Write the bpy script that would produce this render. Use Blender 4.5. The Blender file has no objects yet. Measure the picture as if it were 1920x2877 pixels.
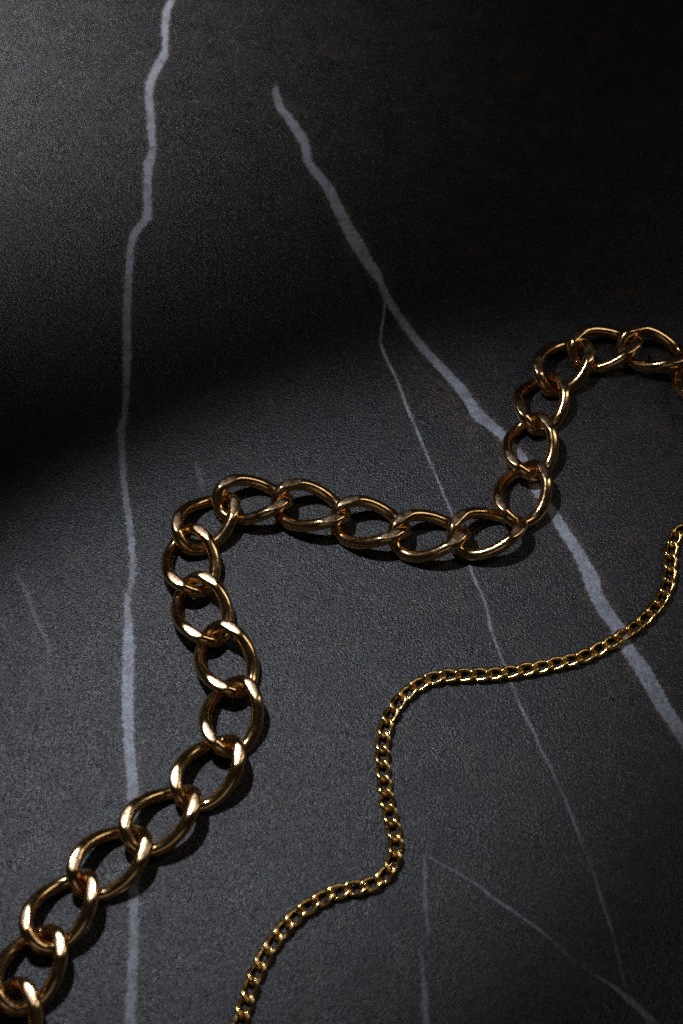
# Two gilded curb chains lying on a dark veined stone slab, lit by hard studio lamps.
import bpy, math, random
from mathutils import Vector, Matrix, Euler

MM = 0.001
random.seed(7)
scene = bpy.context.scene
col = scene.collection

# layout in millimetres on the slab, origin at the middle of the view
CAM_HEIGHT=350.495
CAM_BACK=254.650
THICK_LINKS=[[97.18, 40.65, -90.3], [86.38, 52.48, -17.5], [72.73, 53.66, 13.0], [60.45, 47.06, -127.8], [53.66, 34.27, -109.4], [49.6, 18.75, -97.5], [46.65, 3.53, -107.7], [36.97, -8.54, -162.1], [22.29, -9.66, -177.2], [7.33, -6.25, 166.2], [-7.79, -1.26, 165.4], [-22.83, 1.37, 179.2], [-34.65, -5.16, -125.7], [-37.97, -17.97, -80.2], [-34.4, -32.39, -69.9], [-27.93, -46.71, -68.2], [-25.94, -61.93, -97.1], [-30.73, -76.35, -125.9], [-40.78, -88.03, -135.8], [-51.59, -98.32, -136.2], [-61.21, -110.02, -122.3], [-66.69, -123.15, -114.8], [-70.32, -135.71, -97.4]]
THIN_JOINTS=[[92.07, -3.31], [88.83, -5.28], [85.71, -7.44], [84.17, -10.91], [83.32, -14.6], [82.79, -18.35], [82.09, -22.08], [80.75, -25.62], [78.82, -28.89], [76.41, -31.82], [73.74, -34.5], [70.82, -36.92], [67.7, -39.08], [64.5, -41.1], [61.22, -43.0], [57.79, -44.61], [54.13, -45.62], [50.45, -46.54], [46.77, -47.42], [43.06, -48.19], [39.31, -48.77], [35.54, -49.17], [31.76, -49.37], [27.97, -49.41], [24.18, -49.65], [20.56, -50.76], [17.35, -52.78], [14.63, -55.42], [12.46, -58.53], [10.84, -61.95], [9.91, -65.63], [9.53, -69.4], [9.53, -73.19], [9.73, -76.97], [10.13, -80.74], [10.72, -84.49], [11.49, -88.2], [12.18, -91.93], [12.15, -95.72], [11.05, -99.34], [8.5, -102.15], [5.02, -103.66], [1.29, -104.31], [-2.38, -105.29], [-5.67, -107.16], [-8.77, -109.34], [-11.49, -111.98], [-13.81, -114.98], [-15.82, -118.2], [-17.58, -121.55], [-18.97, -125.08], [-20.07, -128.71], [-20.92, -132.4], [-21.77, -136.09], [-22.72, -139.76]]
VEINS={'main': [[-56.66, 210.768, 1.135, 1], [-57.951, 204.777, 1.203, 1], [-57.874, 195.931, 1.154, 1], [-57.48, 189.584, 0.814, 1], [-57.087, 185.104, 1.03, 1], [-57.949, 180.49, 1.538, 1], [-59.863, 173.829, 1.381, 1], [-61.028, 168.294, 1.373, 1], [-60.963, 162.317, 1.149, 1], [-59.926, 155.248, 1.14, 1], [-59.039, 146.321, 1.163, 1], [-57.941, 137.089, 0.977, 1], [-58.754, 132.942, 1.562, 1], [-58.869, 125.857, 1.136, 1], [-58.039, 113.693, 1.222, 1], [-57.674, 108.338, 1.349, 1], [-59.498, 104.533, 1.478, 1], [-61.092, 100.836, 1.237, 1], [-61.697, 95.568, 0.964, 1], [-61.481, 87.79, 1.053, 1], [-61.288, 79.037, 1.042, 0.9], [-60.659, 65.979, 1.058, 0.8], [-59.496, 53.202, 1.041, 0.8], [-58.913, 42.86, 0.84, 0.7], [-58.585, 32.786, 0.768, 0.6], [-59.271, 27.356, 1.068, 0.55], [-58.601, 21.156, 0.756, 0.55], [-57.397, 11.631, 0.747, 0.6], [-55.861, 2.458, 0.826, 0.7], [-54.722, -2.894, 0.879, 0.8], [-53.552, -10.058, 0.87, 0.8], [-52.772, -16.975, 0.718, 0.75], [-52.595, -21.836, 0.714, 0.65], [-53.347, -24.934, 0.71, 0.65], [-53.4, -28.953, 0.706, 0.8], [-52.624, -34.586, 0.981, 0.95], [-52.004, -40.538, 1.39, 1], [-51.592, -50.072, 1.371, 1], [-50.889, -59.445, 1.298, 1], [-49.438, -71.551, 1.195, 1], [-48.383, -77.991, 1.262, 0.85], [-46.861, -94.338, 1.18, 0.7], [-45.83, -108.488, 1.003, 0.6], [-45.253, -118.518, 0.987, 0.6], [-44.939, -131.095, 1.064, 0.55], [-44.738, -135.833, 1.056, 0.55]], 'diag': [[-20.797, 169.672, 0.087, 0.2], [-20.881, 164.017, 1.122, 0.7], [-19.468, 157.592, 1.285, 0.9], [-15.653, 150.597, 1.573, 0.9], [-12.445, 143.547, 1.771, 0.9], [-11.062, 138.695, 1.342, 0.9], [-10.333, 132.625, 1.333, 0.9], [-7.236, 126.482, 1.737, 0.9], [-4.079, 121.197, 1.644, 0.9], [-1.168, 112.329, 1.708, 0.9], [1.684, 104.385, 1.894, 0.9], [4.436, 97.609, 2.278, 0.9], [6.735, 91.517, 1.865, 0.9], [9.469, 85.939, 1.852, 0.9], [11.563, 81.137, 0.784, 0.9], [12.714, 76.252, 1.246, 0.9], [14.765, 71.563, 1.162, 0.9], [18.05, 64.764, 1.382, 0.9], [21.778, 58.078, 1.447, 0.9], [24.621, 53.595, 1.59, 0.9], [27.634, 49.292, 1.694, 1], [32.264, 42.35, 1.717, 1], [35.338, 36.032, 1.555, 1], [37.302, 31.669, 2.282, 1], [41.497, 27.478, 2.05, 1], [43.229, 25.156, 1.606, 1], [47.515, 18.273, 1.628, 1], [50.743, 7.423, 1.248, 1], [54.983, -0.626, 1.411, 1], [57.378, -6.494, 1.574, 1], [60.323, -12.819, 1.63, 1], [62.834, -20.331, 2.059, 1], [63.382, -25.253, 1.772, 1], [65.937, -31.259, 2.095, 1], [67.924, -34.897, 1.917, 1], [69.974, -41.148, 1.899, 1], [72.708, -46.59, 2.182, 1], [75.067, -52.636, 2.032, 1], [77.3, -58.577, 1.852, 1], [79.995, -63.751, 1.87, 0.9], [81.41, -67.345, 1.764, 0.8], [83.875, -73.034, 1.749, 0.8]], 'branch': [[12.422, 77.086, 0.159, 0.9], [12.356, 72.799, 0.264, 0.9], [11.718, 66.52, 0.262, 0.9], [11.097, 62.344, 0.208, 0.9], [10.912, 58.343, 0.363, 0.9], [11.554, 55.303, 0.464, 0.9], [13.382, 49.746, 0.436, 0.9], [15.166, 45.292, 0.382, 0.9], [16.703, 39.431, 0.379, 0.95], [18.036, 34.156, 0.452, 0.95], [19.948, 27.969, 0.349, 0.95], [21.616, 22.364, 0.371, 0.95], [23.288, 16.84, 0.245, 0.9], [25.245, 10.575, 0.243, 0.85], [26.828, 5.221, 0.218, 0.8], [28.555, -0.512, 0.216, 0.8], [30.903, -10.28, 0.26, 0.8], [32.973, -19.252, 0.304, 0.85], [34.67, -24.402, 0.302, 0.85], [35.685, -27.266, 0.277, 0.8], [36.228, -30.527, 0.23, 0.7], [36.772, -35.31, 0.32, 0.85], [37.484, -38.395, 0.228, 0.7], [39.011, -43.88, 0.181, 0.7], [41.089, -51.159, 0.223, 0.7], [41.974, -54.888, 0.178, 0.55], [43.19, -58.577, 0.309, 0.7], [44.597, -62.322, 0.308, 0.7], [45.711, -65.174, 0.263, 0.6], [46.714, -68.846, 0.218, 0.6], [48.379, -72.386, 0.26, 0.6], [49.64, -76.621, 0.194, 0.5], [50.969, -79.717, 0.193, 0.5], [51.984, -83.501, 0.234, 0.6], [52.352, -85.021, 0.234, 0.6], [53.679, -89.669, 0.232, 0.6], [54.622, -93.817, 0.105, 0.4], [55.559, -96.926, 0.104, 0.4], [56.443, -99.153, 0.125, 0.5], [57.075, -103.644, 0.206, 0.6], [58.101, -108.405, 0.225, 0.7], [59.107, -112.726, 0.224, 0.7], [59.753, -116.553, 0.182, 0.6], [60.196, -120.756, 0.161, 0.6], [60.638, -124.084, 0.18, 0.6], [61.008, -126.517, 0.119, 0.5]], 'lower_diag': [[18.693, -95.548, 0.191, 0.55], [20.428, -96.496, 0.218, 0.55], [26.987, -100.516, 0.298, 0.55], [30.996, -103.181, 0.323, 0.55], [33.327, -105.574, 0.51, 0.65], [36.514, -107.824, 0.508, 0.65], [41.232, -111.457, 0.638, 0.7], [44.698, -114.398, 0.371, 0.6], [47.381, -116.989, 0.264, 0.5], [50.171, -119.879, 0.131, 0.3], [52.615, -121.988, 0.183, 0.4], [55.655, -124.084, 0.391, 0.6], [58.648, -126.126, 0.597, 0.7], [61.186, -128.543, 0.88, 0.75], [64.08, -131.403, 1.03, 0.75], [66.134, -134.084, 1.077, 0.75], [69.001, -137.345, 1.122, 0.7]], 'lower_vert': [[18.578, -95.376, 0.103, 0.2], [18.693, -98.298, 0.281, 0.45], [18.5, -104.904, 0.354, 0.5], [18.751, -109.728, 0.326, 0.5], [19.06, -113.991, 0.175, 0.4], [18.323, -116.263, 0.025, 0.1], [16.954, -118.036, 0.124, 0.3], [17.444, -119.879, 0.198, 0.4], [17.657, -123.216, 0.344, 0.5], [17.802, -126.126, 0.538, 0.5], [17.76, -130.17, 0.68, 0.5], [17.971, -135.833, 0.626, 0.5]], 'faint_left': [[-83.421, -13.588, 0.29, 0.05], [-81.833, -19.576, 0.431, 0.18], [-79.858, -22.8, 0.607, 0.3], [-78.675, -24.934, 0.606, 0.3], [-77.399, -28.953, 0.567, 0.32], [-75.954, -31.677, 0.494, 0.34], [-74.422, -35.31, 0.421, 0.34], [-72.12, -38.907, 0.384, 0.25], [-71.304, -41.757, 0.452, 0.2], [-71.326, -46.59, 0.276, 0.03], [-71.379, -51.061, 0.309, 0.15], [-71.072, -54.009, 0.478, 0.2], [-70.873, -56.738, 0.272, 0.05]], 'faint_mid': [[-38.65, 16.721, 0.283, 0.05], [-38.183, 14.938, 0.658, 0.22], [-37.471, 11.984, 0.749, 0.25], [-36.764, 9.054, 0.653, 0.2], [-36.156, 6.147, 0.279, 0.05]]}


# ------------------------------------------------------------------ camera
cam_data = bpy.data.cameras.new("camera")
cam = bpy.data.objects.new("camera", cam_data)
col.objects.link(cam)
cam.location = (0, -CAM_BACK * MM, CAM_HEIGHT * MM)
cam.rotation_euler = (math.radians(90 - 54.0), 0, 0)
cam_data.sensor_fit = 'VERTICAL'
cam_data.sensor_height = 36.0
cam_data.lens = 58.81
cam_data.clip_start = 0.01
cam_data.clip_end = 20.0
cam_data.dof.use_dof = True
cam_data.dof.focus_distance = 0.428
cam_data.dof.aperture_fstop = 15.0
scene.camera = cam

# ------------------------------------------------------------------ world and lamps
world = bpy.data.worlds.new("World")
scene.world = world
world.use_nodes = True
bg = world.node_tree.nodes["Background"]
bg.inputs[0].default_value = (1.0, 0.96, 0.92, 1)
bg.inputs[1].default_value = 0.006

def aim(ob, target):
    ob.rotation_euler = (Vector(target) - ob.location).to_track_quat('-Z', 'Y').to_euler()

def spot(name, loc, target, power, angle, blend, radius, colour):
    d = bpy.data.lights.new(name, 'SPOT')
    d.energy = power
    d.spot_size = math.radians(angle)
    d.spot_blend = blend
    d.shadow_soft_size = radius
    d.color = colour
    o = bpy.data.objects.new(name, d)
    col.objects.link(o)
    o.location = loc
    aim(o, target)
    return o

def cone_to(loc, target, edge):
    """Full cone angle in degrees whose rim passes through a point of the slab."""
    l = Vector(loc)
    return 2 * math.degrees((Vector(target) - l).angle(Vector(edge) - l))

# key lamp: a small hard source with an oval cone, laying a slanting band of light on the slab
K_LOC, K_AIM = Vector((-0.125, 0.095, 0.38)), Vector((-0.034, -0.064, 0))
k_major, k_minor = Vector((0.766, 0.643, 0)), Vector((-0.643, 0.766, 0))
k_half = (K_AIM + k_minor * 0.090 - K_LOC).angle(K_AIM - K_LOC)
KEY = spot("key_lamp", K_LOC, K_AIM, 4.8, math.degrees(2 * k_half), 0.95, 0.010, (0.92, 0.97, 1.08))
kz = (K_LOC - K_AIM).normalized()
kx = (k_major - kz * kz.dot(k_major)).normalized()
KEY.matrix_world = Matrix.Translation(K_LOC) @ Matrix((kx, kz.cross(kx), kz)).transposed().to_4x4() @ Matrix.Diagonal((2.35, 1.0, 1.0, 1.0))
R_LOC, R_AIM = (-0.48, 0.42, 0.52), (-0.168, 0.256, 0)
BACK = spot("rear_lamp", R_LOC, R_AIM, 31, 29.5, 1.0, 0.05, (0.97, 0.97, 1.02))

def softbox(name, loc, target, w, h, power, colour, spread=180):
    d = bpy.data.lights.new(name, 'AREA')
    d.shape = 'RECTANGLE'
    d.size, d.size_y = w, h
    d.energy = power
    d.color = colour
    d.spread = math.radians(spread)
    o = bpy.data.objects.new(name, d)
    col.objects.link(o)
    o.location = loc
    aim(o, target)
    return o

softbox("side_softbox", (0.52, 0.14, 0.56), (0.0, 0.0, 0), 0.12, 0.55, 0.58, (1.0, 0.94, 0.86))
softbox("front_added_fill", (0.12, -0.80, 0.50), (0.0, -0.02, 0), 0.60, 0.25, 0.10, (1.0, 0.93, 0.85))  # added fill without a known source, brightens the camera-facing sides of the links

scene.view_settings.view_transform = 'Standard'
scene.view_settings.look = 'None'
scene.view_settings.exposure = 0.0
scene.view_settings.gamma = 1.0
scene.cycles.use_adaptive_sampling = False
scene.cycles.use_light_tree = False
scene.cycles.filter_width = 1.55
scene.cycles.max_bounces = 8
scene.cycles.glossy_bounces = 6
scene.cycles.sample_clamp_indirect = 0.8
scene.cycles.use_denoising = False
scene.cycles.denoiser = 'OPENIMAGEDENOISE'
scene.cycles.denoising_input_passes = 'RGB_ALBEDO_NORMAL'
scene.cycles.caustics_reflective = True
scene.cycles.denoising_prefilter = 'ACCURATE'
scene.cycles.blur_glossy = 0.3

# ------------------------------------------------------------------ node helpers
class Nodes:
    def __init__(self, name):
        self.mat = bpy.data.materials.new(name)
        self.mat.use_nodes = True
        self.t = self.mat.node_tree
        self.t.nodes.clear()
    def new(self, kind, **kw):
        n = self.t.nodes.new(kind)
        for k, v in kw.items():
            setattr(n, k, v)
        return n
    def put(self, sock, v):
        if v is None:
            return
        if isinstance(v, bpy.types.NodeSocket):
            self.t.links.new(v, sock)
        else:
            sock.default_value = v
    def m(self, op, a, b=None, c=None, clamp=False):
        n = self.new('ShaderNodeMath', operation=op)
        n.use_clamp = clamp
        for i, v in enumerate((a, b, c)):
            self.put(n.inputs[i], v)
        return n.outputs[0]
    def step(self, v, lo, hi):
        n = self.new('ShaderNodeMapRange', interpolation_type='SMOOTHSTEP')
        self.put(n.inputs[0], v)
        n.inputs[1].default_value = lo
        n.inputs[2].default_value = hi
        n.inputs[3].default_value = 0.0
        n.inputs[4].default_value = 1.0
        return n.outputs[0]
    def lin(self, v, lo, hi, a, b):
        n = self.new('ShaderNodeMapRange')
        self.put(n.inputs[0], v)
        for i, q in enumerate((lo, hi, a, b)):
            n.inputs[i + 1].default_value = q
        return n.outputs[0]
    def noise(self, vec, scale, detail=2.0, rough=0.5, dist=0.0):
        n = self.new('ShaderNodeTexNoise')
        self.put(n.inputs['Vector'], vec)
        n.inputs['Scale'].default_value = scale
        n.inputs['Detail'].default_value = detail
        n.inputs['Roughness'].default_value = rough
        n.inputs['Distortion'].default_value = dist
        return n.outputs['Fac']
    def mix(self, f, a, b):
        n = self.new('ShaderNodeMix', data_type='RGBA')
        self.put(n.inputs['Factor'], f)
        self.put(n.inputs['A'], a)
        self.put(n.inputs['B'], b)
        return n.outputs['Result']
    def curve(self, v, pts):
        n = self.new('ShaderNodeFloatCurve')
        c = n.mapping.curves[0]
        c.points[0].location = pts[0]
        c.points[1].location = pts[-1]
        for p in pts[1:-1]:
            c.points.new(*p)
        for p in c.points:
            p.handle_type = 'VECTOR'
        n.mapping.update()
        self.put(n.inputs['Value'], v)
        return n.outputs[0]

# ------------------------------------------------------------------ stone
def stone_material():
    N = Nodes("dark_veined_stone")
    tc = N.new('ShaderNodeTexCoord')
    sc = N.new('ShaderNodeVectorMath', operation='SCALE')
    N.put(sc.inputs[0], tc.outputs['Object'])
    sc.inputs['Scale'].default_value = 1000.0          # millimetres
    V = sc.outputs[0]
    sep = N.new('ShaderNodeSeparateXYZ')
    N.put(sep.inputs[0], V)
    X, Y = sep.outputs[0], sep.outputs[1]
    wob = N.m('SUBTRACT', N.noise(V, 0.75, 4.0, 0.7), 0.5)
    fine = N.m('SUBTRACT', N.noise(V, 2.6, 2.0, 0.6), 0.5)
    patch = N.noise(V, 0.10, 6.0, 0.68)
    feather = N.lin(N.noise(V, 0.30, 4.0, 0.65), 0.35, 0.65, 0.30, 1.35)
    mask = None
    rims = {}
    for name, pts in VEINS.items():
        pts = sorted(pts, key=lambda p: p[1])
        y0, y1 = pts[0][1], pts[-1][1]
        xs = [p[0] for p in pts]; x0, x1 = min(xs) - 1, max(xs) + 1
        wm = max(p[2] for p in pts)
        f = lambda p: (p[1] - y0) / (y1 - y0)
        s = N.lin(Y, y0, y1, 0.0, 1.0)
        # a curve node is sampled 256 times over 0..1
        cx = N.m('MULTIPLY_ADD', N.curve(s, [(f(p), (p[0] - x0) / (x1 - x0)) for p in pts]), x1 - x0, x0)
        cw = N.m('MULTIPLY', N.curve(s, [(f(p), p[2] / wm) for p in pts]), wm)
        co = N.curve(s, [(f(p), p[3]) for p in pts])
        faint = name.startswith('faint') or name.startswith('lower')
        dx = N.m('SUBTRACT', X, cx)
        dx = N.m('MULTIPLY_ADD', wob, 2.3 if name in ('main', 'diag') else 1.1, dx)
        dx = N.m('MULTIPLY_ADD', fine, 1.7 if name in ('main', 'diag') else 1.0, dx)
        d = N.m('ABSOLUTE', dx)
        inside = N.m('SUBTRACT', cw, d)
        soft = 0.28 if not faint else 0.45
        mk = N.step(N.m('DIVIDE', inside, N.m('MULTIPLY', feather, soft)), -1.0, 1.0)
        inr = N.m('MULTIPLY', N.m('GREATER_THAN', Y, y0), N.m('LESS_THAN', Y, y1))
        mk = N.m('MULTIPLY', N.m('MULTIPLY', mk, co), inr)
        mk = N.m('MULTIPLY', mk, N.m('MULTIPLY', N.lin(N.noise(V, 0.9, 3.0, 0.6), 0.3, 0.6, 0.6, 1.0), N.lin(N.noise(V, 0.22, 4.0, 0.65), 0.32, 0.55, 0.5 if name in ('main', 'diag') else 0.3, 1.0)))
        mask = mk if mask is None else N.m('MAXIMUM', mask, mk)
        if name in ('main', 'diag', 'faint_left', 'faint_mid', 'branch'):
            near = {'main': 1.7, 'diag': 3.0, 'branch': 1.0}.get(name, 1.5)
            rim = N.step(inside, -near, 0.0)
            rim = N.m('MULTIPLY', N.m('MULTIPLY', rim, inr), co)
            rims[name] = rim
            if name == 'diag':
                side = N.m('MULTIPLY', N.step(dx, -17.0, -0.5), N.m('LESS_THAN', dx, 0.0))
                zone = N.m('MULTIPLY', N.step(Y, -8.0, 25.0), N.step(Y, 75.0, 45.0) if False else N.m('SUBTRACT', 1.0, N.step(Y, 42.0, 70.0)))
                rims['halo'] = N.m('MULTIPLY', N.m('MULTIPLY', side, zone), 1.0)
    rim_n = N.step(N.noise(V, 0.6, 5.0, 0.72), 0.42, 0.62)
    rim = None
    for k, r in rims.items():
        rim = r if rim is None else N.m('MAXIMUM', rim, r)
    rim = N.m('MULTIPLY', N.m('MULTIPLY', rim, rim_n), N.step(N.noise(V, 0.14, 3.0, 0.6), 0.34, 0.55))
    blot = N.m('MULTIPLY', N.step(N.noise(V, 0.085, 5.0, 0.68, 0.6), 0.50, 0.72), N.step(N.noise(V, 0.9, 4.0, 0.7), 0.40, 0.66))
    fleck = N.m('MULTIPLY', N.step(N.noise(V, 0.42, 3.0, 0.6, 1.0), 0.70, 0.78), 0.55)
    brown = N.m('MINIMUM', N.m('ADD', N.m('MULTIPLY', rim, 0.9), N.m('ADD', N.m('MULTIPLY', blot, 0.6), fleck)), 1.0)

    base = N.mix(N.step(patch, 0.3, 0.75), (0.0035, 0.0040, 0.0056, 1), (0.0165, 0.0155, 0.0150, 1))
    grain = N.noise(V, 1.6, 2.0, 0.6)
    base = N.mix(N.step(grain, 0.38, 0.72), base, (0.016, 0.0165, 0.0185, 1))
    sp = N.new('ShaderNodeTexVoronoi', feature='F1')
    N.put(sp.inputs['Vector'], V)
    sp.inputs['Scale'].default_value = 1.9
    spc = N.new('ShaderNodeSeparateColor')
    N.put(spc.inputs[0], sp.outputs['Color'])
    glint_specks = N.m('MULTIPLY', N.m('SUBTRACT', 1.0, N.step(sp.outputs['Distance'], 0.18, 0.42)), N.step(spc.outputs[0], 0.45, 0.95))  # pale mineral specks that also paint the stone's glints into its colour
    base = N.mix(glint_specks, base, N.mix(spc.outputs[1], (0.060, 0.066, 0.080, 1), (0.100, 0.094, 0.088, 1)))
    base = N.mix(N.m('MULTIPLY', brown, 0.85), base, (0.120, 0.068, 0.038, 1))
    veincol = N.mix(N.step(N.noise(V, 1.8, 3.0, 0.7), 0.3, 0.7), (0.24, 0.258, 0.312, 1), (0.46, 0.485, 0.55, 1))
    colr = N.mix(mask, base, veincol)

    # relief: fine leathery grain with pits
    vo = N.new('ShaderNodeTexVoronoi', feature='F1')
    N.put(vo.inputs['Vector'], V)
    vo.inputs['Scale'].default_value = 2.0
    h1 = N.m('MULTIPLY', vo.outputs['Distance'], -0.5)
    h = N.m('MULTIPLY_ADD', N.noise(V, 2.0, 2.0, 0.6), 0.9, h1)
    bump = N.new('ShaderNodeBump')
    bump.inputs['Strength'].default_value = 0.62
    bump.inputs['Distance'].default_value = 0.0004
    N.put(bump.inputs['Height'], h)
    rough = N.lin(N.noise(V, 2.4, 2.0, 0.6), 0.3, 0.7, 0.30, 0.46)
    rough = N.m('ADD', rough, N.lin(N.noise(V, 0.11, 4.0, 0.6, 0.5), 0.3, 0.7, -0.05, 0.07))
    rough = N.m('MULTIPLY_ADD', mask, 0.10, rough)

    b = N.new('ShaderNodeBsdfPrincipled')
    N.put(b.inputs['Base Color'], colr)
    N.put(b.inputs['Roughness'], rough)
    b.inputs['IOR'].default_value = 1.5
    N.put(b.inputs['Normal'], bump.outputs[0])
    out = N.new('ShaderNodeOutputMaterial')
    N.put(out.inputs[0], b.outputs[0])
    return N.mat

def gold_material(name, c_hi, c_lo, rough, wear):
    N = Nodes(name)
    tc = N.new('ShaderNodeTexCoord')
    info = N.new('ShaderNodeObjectInfo')
    sc = N.new('ShaderNodeVectorMath', operation='SCALE')
    N.put(sc.inputs[0], tc.outputs['Object'])
    sc.inputs['Scale'].default_value = 1000.0
    add = N.new('ShaderNodeVectorMath', operation='ADD')
    off = N.new('ShaderNodeCombineXYZ')
    r = N.m('MULTIPLY', info.outputs['Random'], 57.0)
    N.put(off.inputs[0], r); N.put(off.inputs[2], r)
    N.put(add.inputs[0], sc.outputs[0]); N.put(add.inputs[1], off.outputs[0])
    V = add.outputs[0]
    n1 = N.noise(V, 0.5, 4.0, 0.6)
    n2 = N.noise(V, 3.2, 3.0, 0.65)
    colr = N.mix(N.step(n1, 0.3, 0.7), c_lo, c_hi)
    rg = N.m('ADD', N.lin(n1, 0.3, 0.7, rough * 0.75, rough * 1.35), N.m('MULTIPLY', N.step(n2, 0.5, 0.72), wear))
    bump = N.new('ShaderNodeBump')
    bump.inputs['Strength'].default_value = 0.25 + wear
    bump.inputs['Distance'].default_value = 0.00004
    N.put(bump.inputs['Height'], N.m('ADD', n2, N.m('MULTIPLY', N.noise(V, 0.9, 2.0, 0.5), 2.0)))
    b = N.new('ShaderNodeBsdfPrincipled')
    N.put(b.inputs['Base Color'], colr)
    b.inputs['Metallic'].default_value = 1.0
    N.put(b.inputs['Roughness'], rg)
    N.put(b.inputs['Normal'], bump.outputs[0])
    out = N.new('ShaderNodeOutputMaterial')
    N.put(out.inputs[0], b.outputs[0])
    return N.mat

STONE = stone_material()
ROSE = gold_material("rose_gold_plating", (0.92, 0.60, 0.29, 1), (0.80, 0.48, 0.21, 1), 0.155, 0.06)
ROSE_CUT = gold_material("rose_gold_worn_cut", (0.58, 0.38, 0.22, 1), (0.42, 0.27, 0.15, 1), 0.26, 0.16)
YELLOW = gold_material("yellow_gold_plating", (0.90, 0.62, 0.23, 1), (0.72, 0.42, 0.13, 1), 0.19, 0.04)

def mesh_object(name, verts, faces, mats, parent=None, smooth=True, fmat=None):
    me = bpy.data.meshes.new(name)
    me.from_pydata(verts, [], faces)
    for m in mats:
        me.materials.append(m)
    if fmat:
        me.polygons.foreach_set('material_index', fmat)
    if smooth:
        me.polygons.foreach_set('use_smooth', [True] * len(faces))
    me.update()
    o = bpy.data.objects.new(name, me)
    col.objects.link(o)
    o.parent = parent
    return o

# the slab: a wide stone sheet with real thickness and eased edges
def slab():
    hx, hy, t, e = 0.60, 0.70, 0.012, 0.0015
    prof = [(hx - e, hy - e, 0.0), (hx, hy, -e), (hx, hy, -t)]
    v, f = [], []
    for (x, y, z) in prof:
        v += [(-x, -y, z), (x, -y, z), (x, y, z), (-x, y, z)]
    f.append((0, 1, 2, 3))
    for k in range(2):
        a, b = 4 * k, 4 * (k + 1)
        for i in range(4):
            j = (i + 1) % 4
            f.append((a + i, b + i, b + j, a + j))
    f.append((11, 10, 9, 8))
    o = mesh_object("stone_tabletop", v, f, [STONE], smooth=False)
    o["kind"] = "structure"
    o["label"] = "dark charcoal stone tabletop with pale jagged veins"
    return o
slab()

# ------------------------------------------------------------------ curb links
def link_shape(pitch, wire, width, twist, cut, nu, nv, full=0.12, seam=True):
    """A wire ring, twisted about its long axis, with flats ground on top and bottom. Returns verts, faces, cut flags, half height."""
    r = wire / 2
    a = pitch / 2 + r * 1.06
    b = (width - wire) / 2
    tw = math.radians(twist)
    def centre(t):
        c, s = math.cos(t), math.sin(t)
        x = a * c
        y = b * s * (1 + full * c * c)                            # fuller shoulders than a plain ellipse
        ph = tw * max(-1.0, min(1.0, x / a))
        return Vector((x, -y * math.cos(ph), y * math.sin(ph)))   # at +x the -y side is the raised one
    ring = []
    ts = [2 * math.pi * i / nu for i in range(nu)]
    if seam:                                                     # a hairline joint in the wire near one tip
        g = 0.012
        s0 = math.pi * 0.90
        ts = sorted([t for t in ts if abs(t - s0) > 0.05] + [s0 - 2.2 * g, s0 - g, s0, s0 + g, s0 + 2.2 * g])
    verts, rr = [], []
    for t in ts:
        p = centre(t)
        tg = (centre(t + 1e-3) - centre(t - 1e-3)).normalized()
        up = Vector((0, 0, 1))
        n = (up - tg * up.dot(tg)).normalized()
        bn = tg.cross(n)
        k = 1.0
        if seam:
            q = abs(t - s0)
            k = 0.80 if q < 0.5 * g else (0.965 if q < 1.5 * g else 1.0)
        for j in range(nv):
            an = 2 * math.pi * j / nv
            verts.append(p + (n * math.cos(an) + bn * math.sin(an)) * r * k)
    top = max(v.z for v in verts)
    h = top * cut
    flag = []
    for v in verts:
        fl = abs(v.z) > h
        if fl:
            v.z = math.copysign(h + 0.20 * (abs(v.z) - h), v.z)
        flag.append(fl)
    faces, fm = [], []
    n = len(ts)
    for i in range(n):
        for j in range(nv):
            q = (i * nv + j, i * nv + (j + 1) % nv, ((i + 1) % n) * nv + (j + 1) % nv, ((i + 1) % n) * nv + j)
            faces.append(q)
            fm.append(1 if all(flag[w] for w in q) else 0)
    return verts, faces, fm, h

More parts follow.
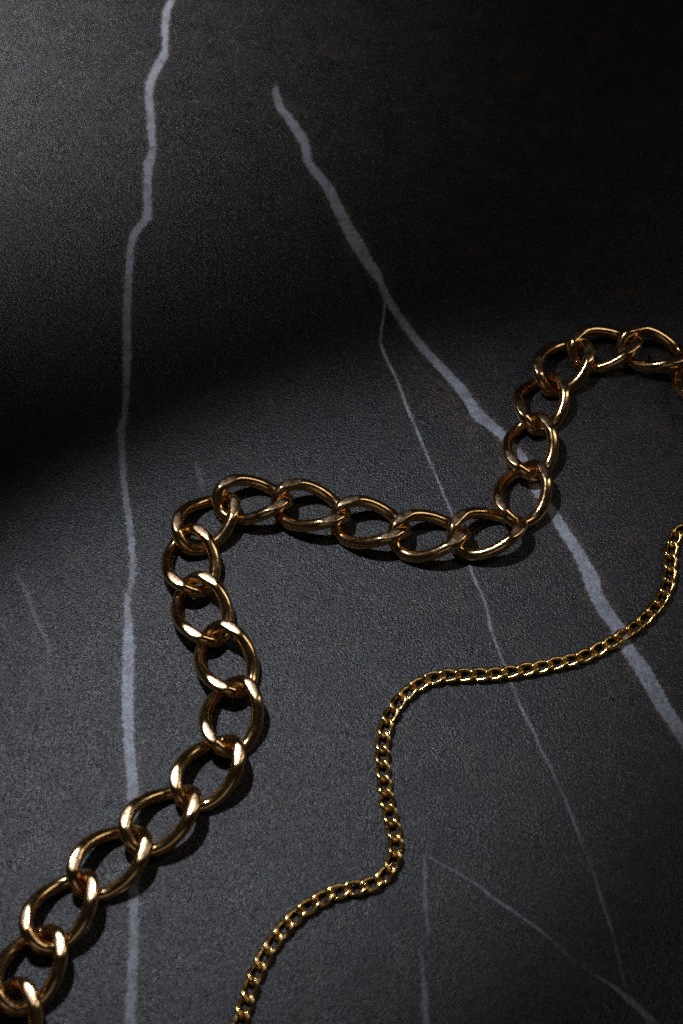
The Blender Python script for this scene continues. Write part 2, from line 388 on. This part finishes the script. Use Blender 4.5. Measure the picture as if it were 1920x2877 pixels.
def place(o, x, y, yaw, z, roll, tilt, stretch=1.0):
    o.location = (x * MM, y * MM, z)
    o.rotation_euler = (Matrix.Rotation(yaw, 3, 'Z') @ Matrix.Rotation(tilt, 3, 'Y') @ Matrix.Rotation(roll, 3, 'X')).to_euler()
    o.scale = (stretch, 1, 1)

def chain(name, label, spots, pitch, wire, width, twist, cut, nu, nv, mats, rolls):
    root = bpy.data.objects.new(name, None)
    root.empty_display_size = 0.01
    col.objects.link(root)
    root["label"] = label
    root["category"] = "chain"
    root["group"] = "gold chains on the stone"
    protos = []
    for sm in (True, False):
        v, f, fm, h = link_shape(pitch, wire, width, twist, cut, nu, nv, seam=sm)
        me = bpy.data.meshes.new("link")
        me.from_pydata(v, [], f)
        for m in mats:
            me.materials.append(m)
        me.polygons.foreach_set('material_index', fm if len(mats) > 1 else [0] * len(f))
        me.polygons.foreach_set('use_smooth', [True] * len(f))
        me.update()
        protos.append(me)
    for i, (x, y, yaw) in enumerate(spots):
        o = bpy.data.objects.new("link", protos[0 if i % 3 != 1 else 1])
        col.objects.link(o)
        o.parent = root
        roll, tilt = rolls(i)
        low = Matrix.Rotation(tilt, 3, 'Y') @ Matrix.Rotation(roll, 3, 'X')
        place(o, x, y, math.radians(yaw), 0.00002 - min((low @ p).z for p in v), roll, tilt)   # rests on the slab
    return root

thin_spots = [((a[0] + b[0]) / 2, (a[1] + b[1]) / 2, math.degrees(math.atan2(b[1] - a[1], b[0] - a[0])) + random.uniform(-4, 4))
              for a, b in zip(THIN_JOINTS, THIN_JOINTS[1:])]

rt = random.Random(3)
chain("thick_chain", "thick rose gold curb chain of large open links winding across the slab",
      THICK_LINKS, 15.1 * MM, 3.15 * MM, 15.4 * MM, 37, 0.86, 120, 24, [ROSE, ROSE_CUT],
      lambda i: (math.radians(rt.uniform(-6.5, 6.5)), math.radians(rt.uniform(-3, 3))))
rs = random.Random(5)
chain("thin_chain", "thin yellow gold curb chain of small tight links right of the thick one",
      thin_spots, 3.79 * MM, 1.10 * MM, 3.9 * MM, 32, 0.92, 48, 12, [YELLOW],
      lambda i: (math.radians(rs.uniform(-7, 7)), math.radians(rs.uniform(-3, 3))))
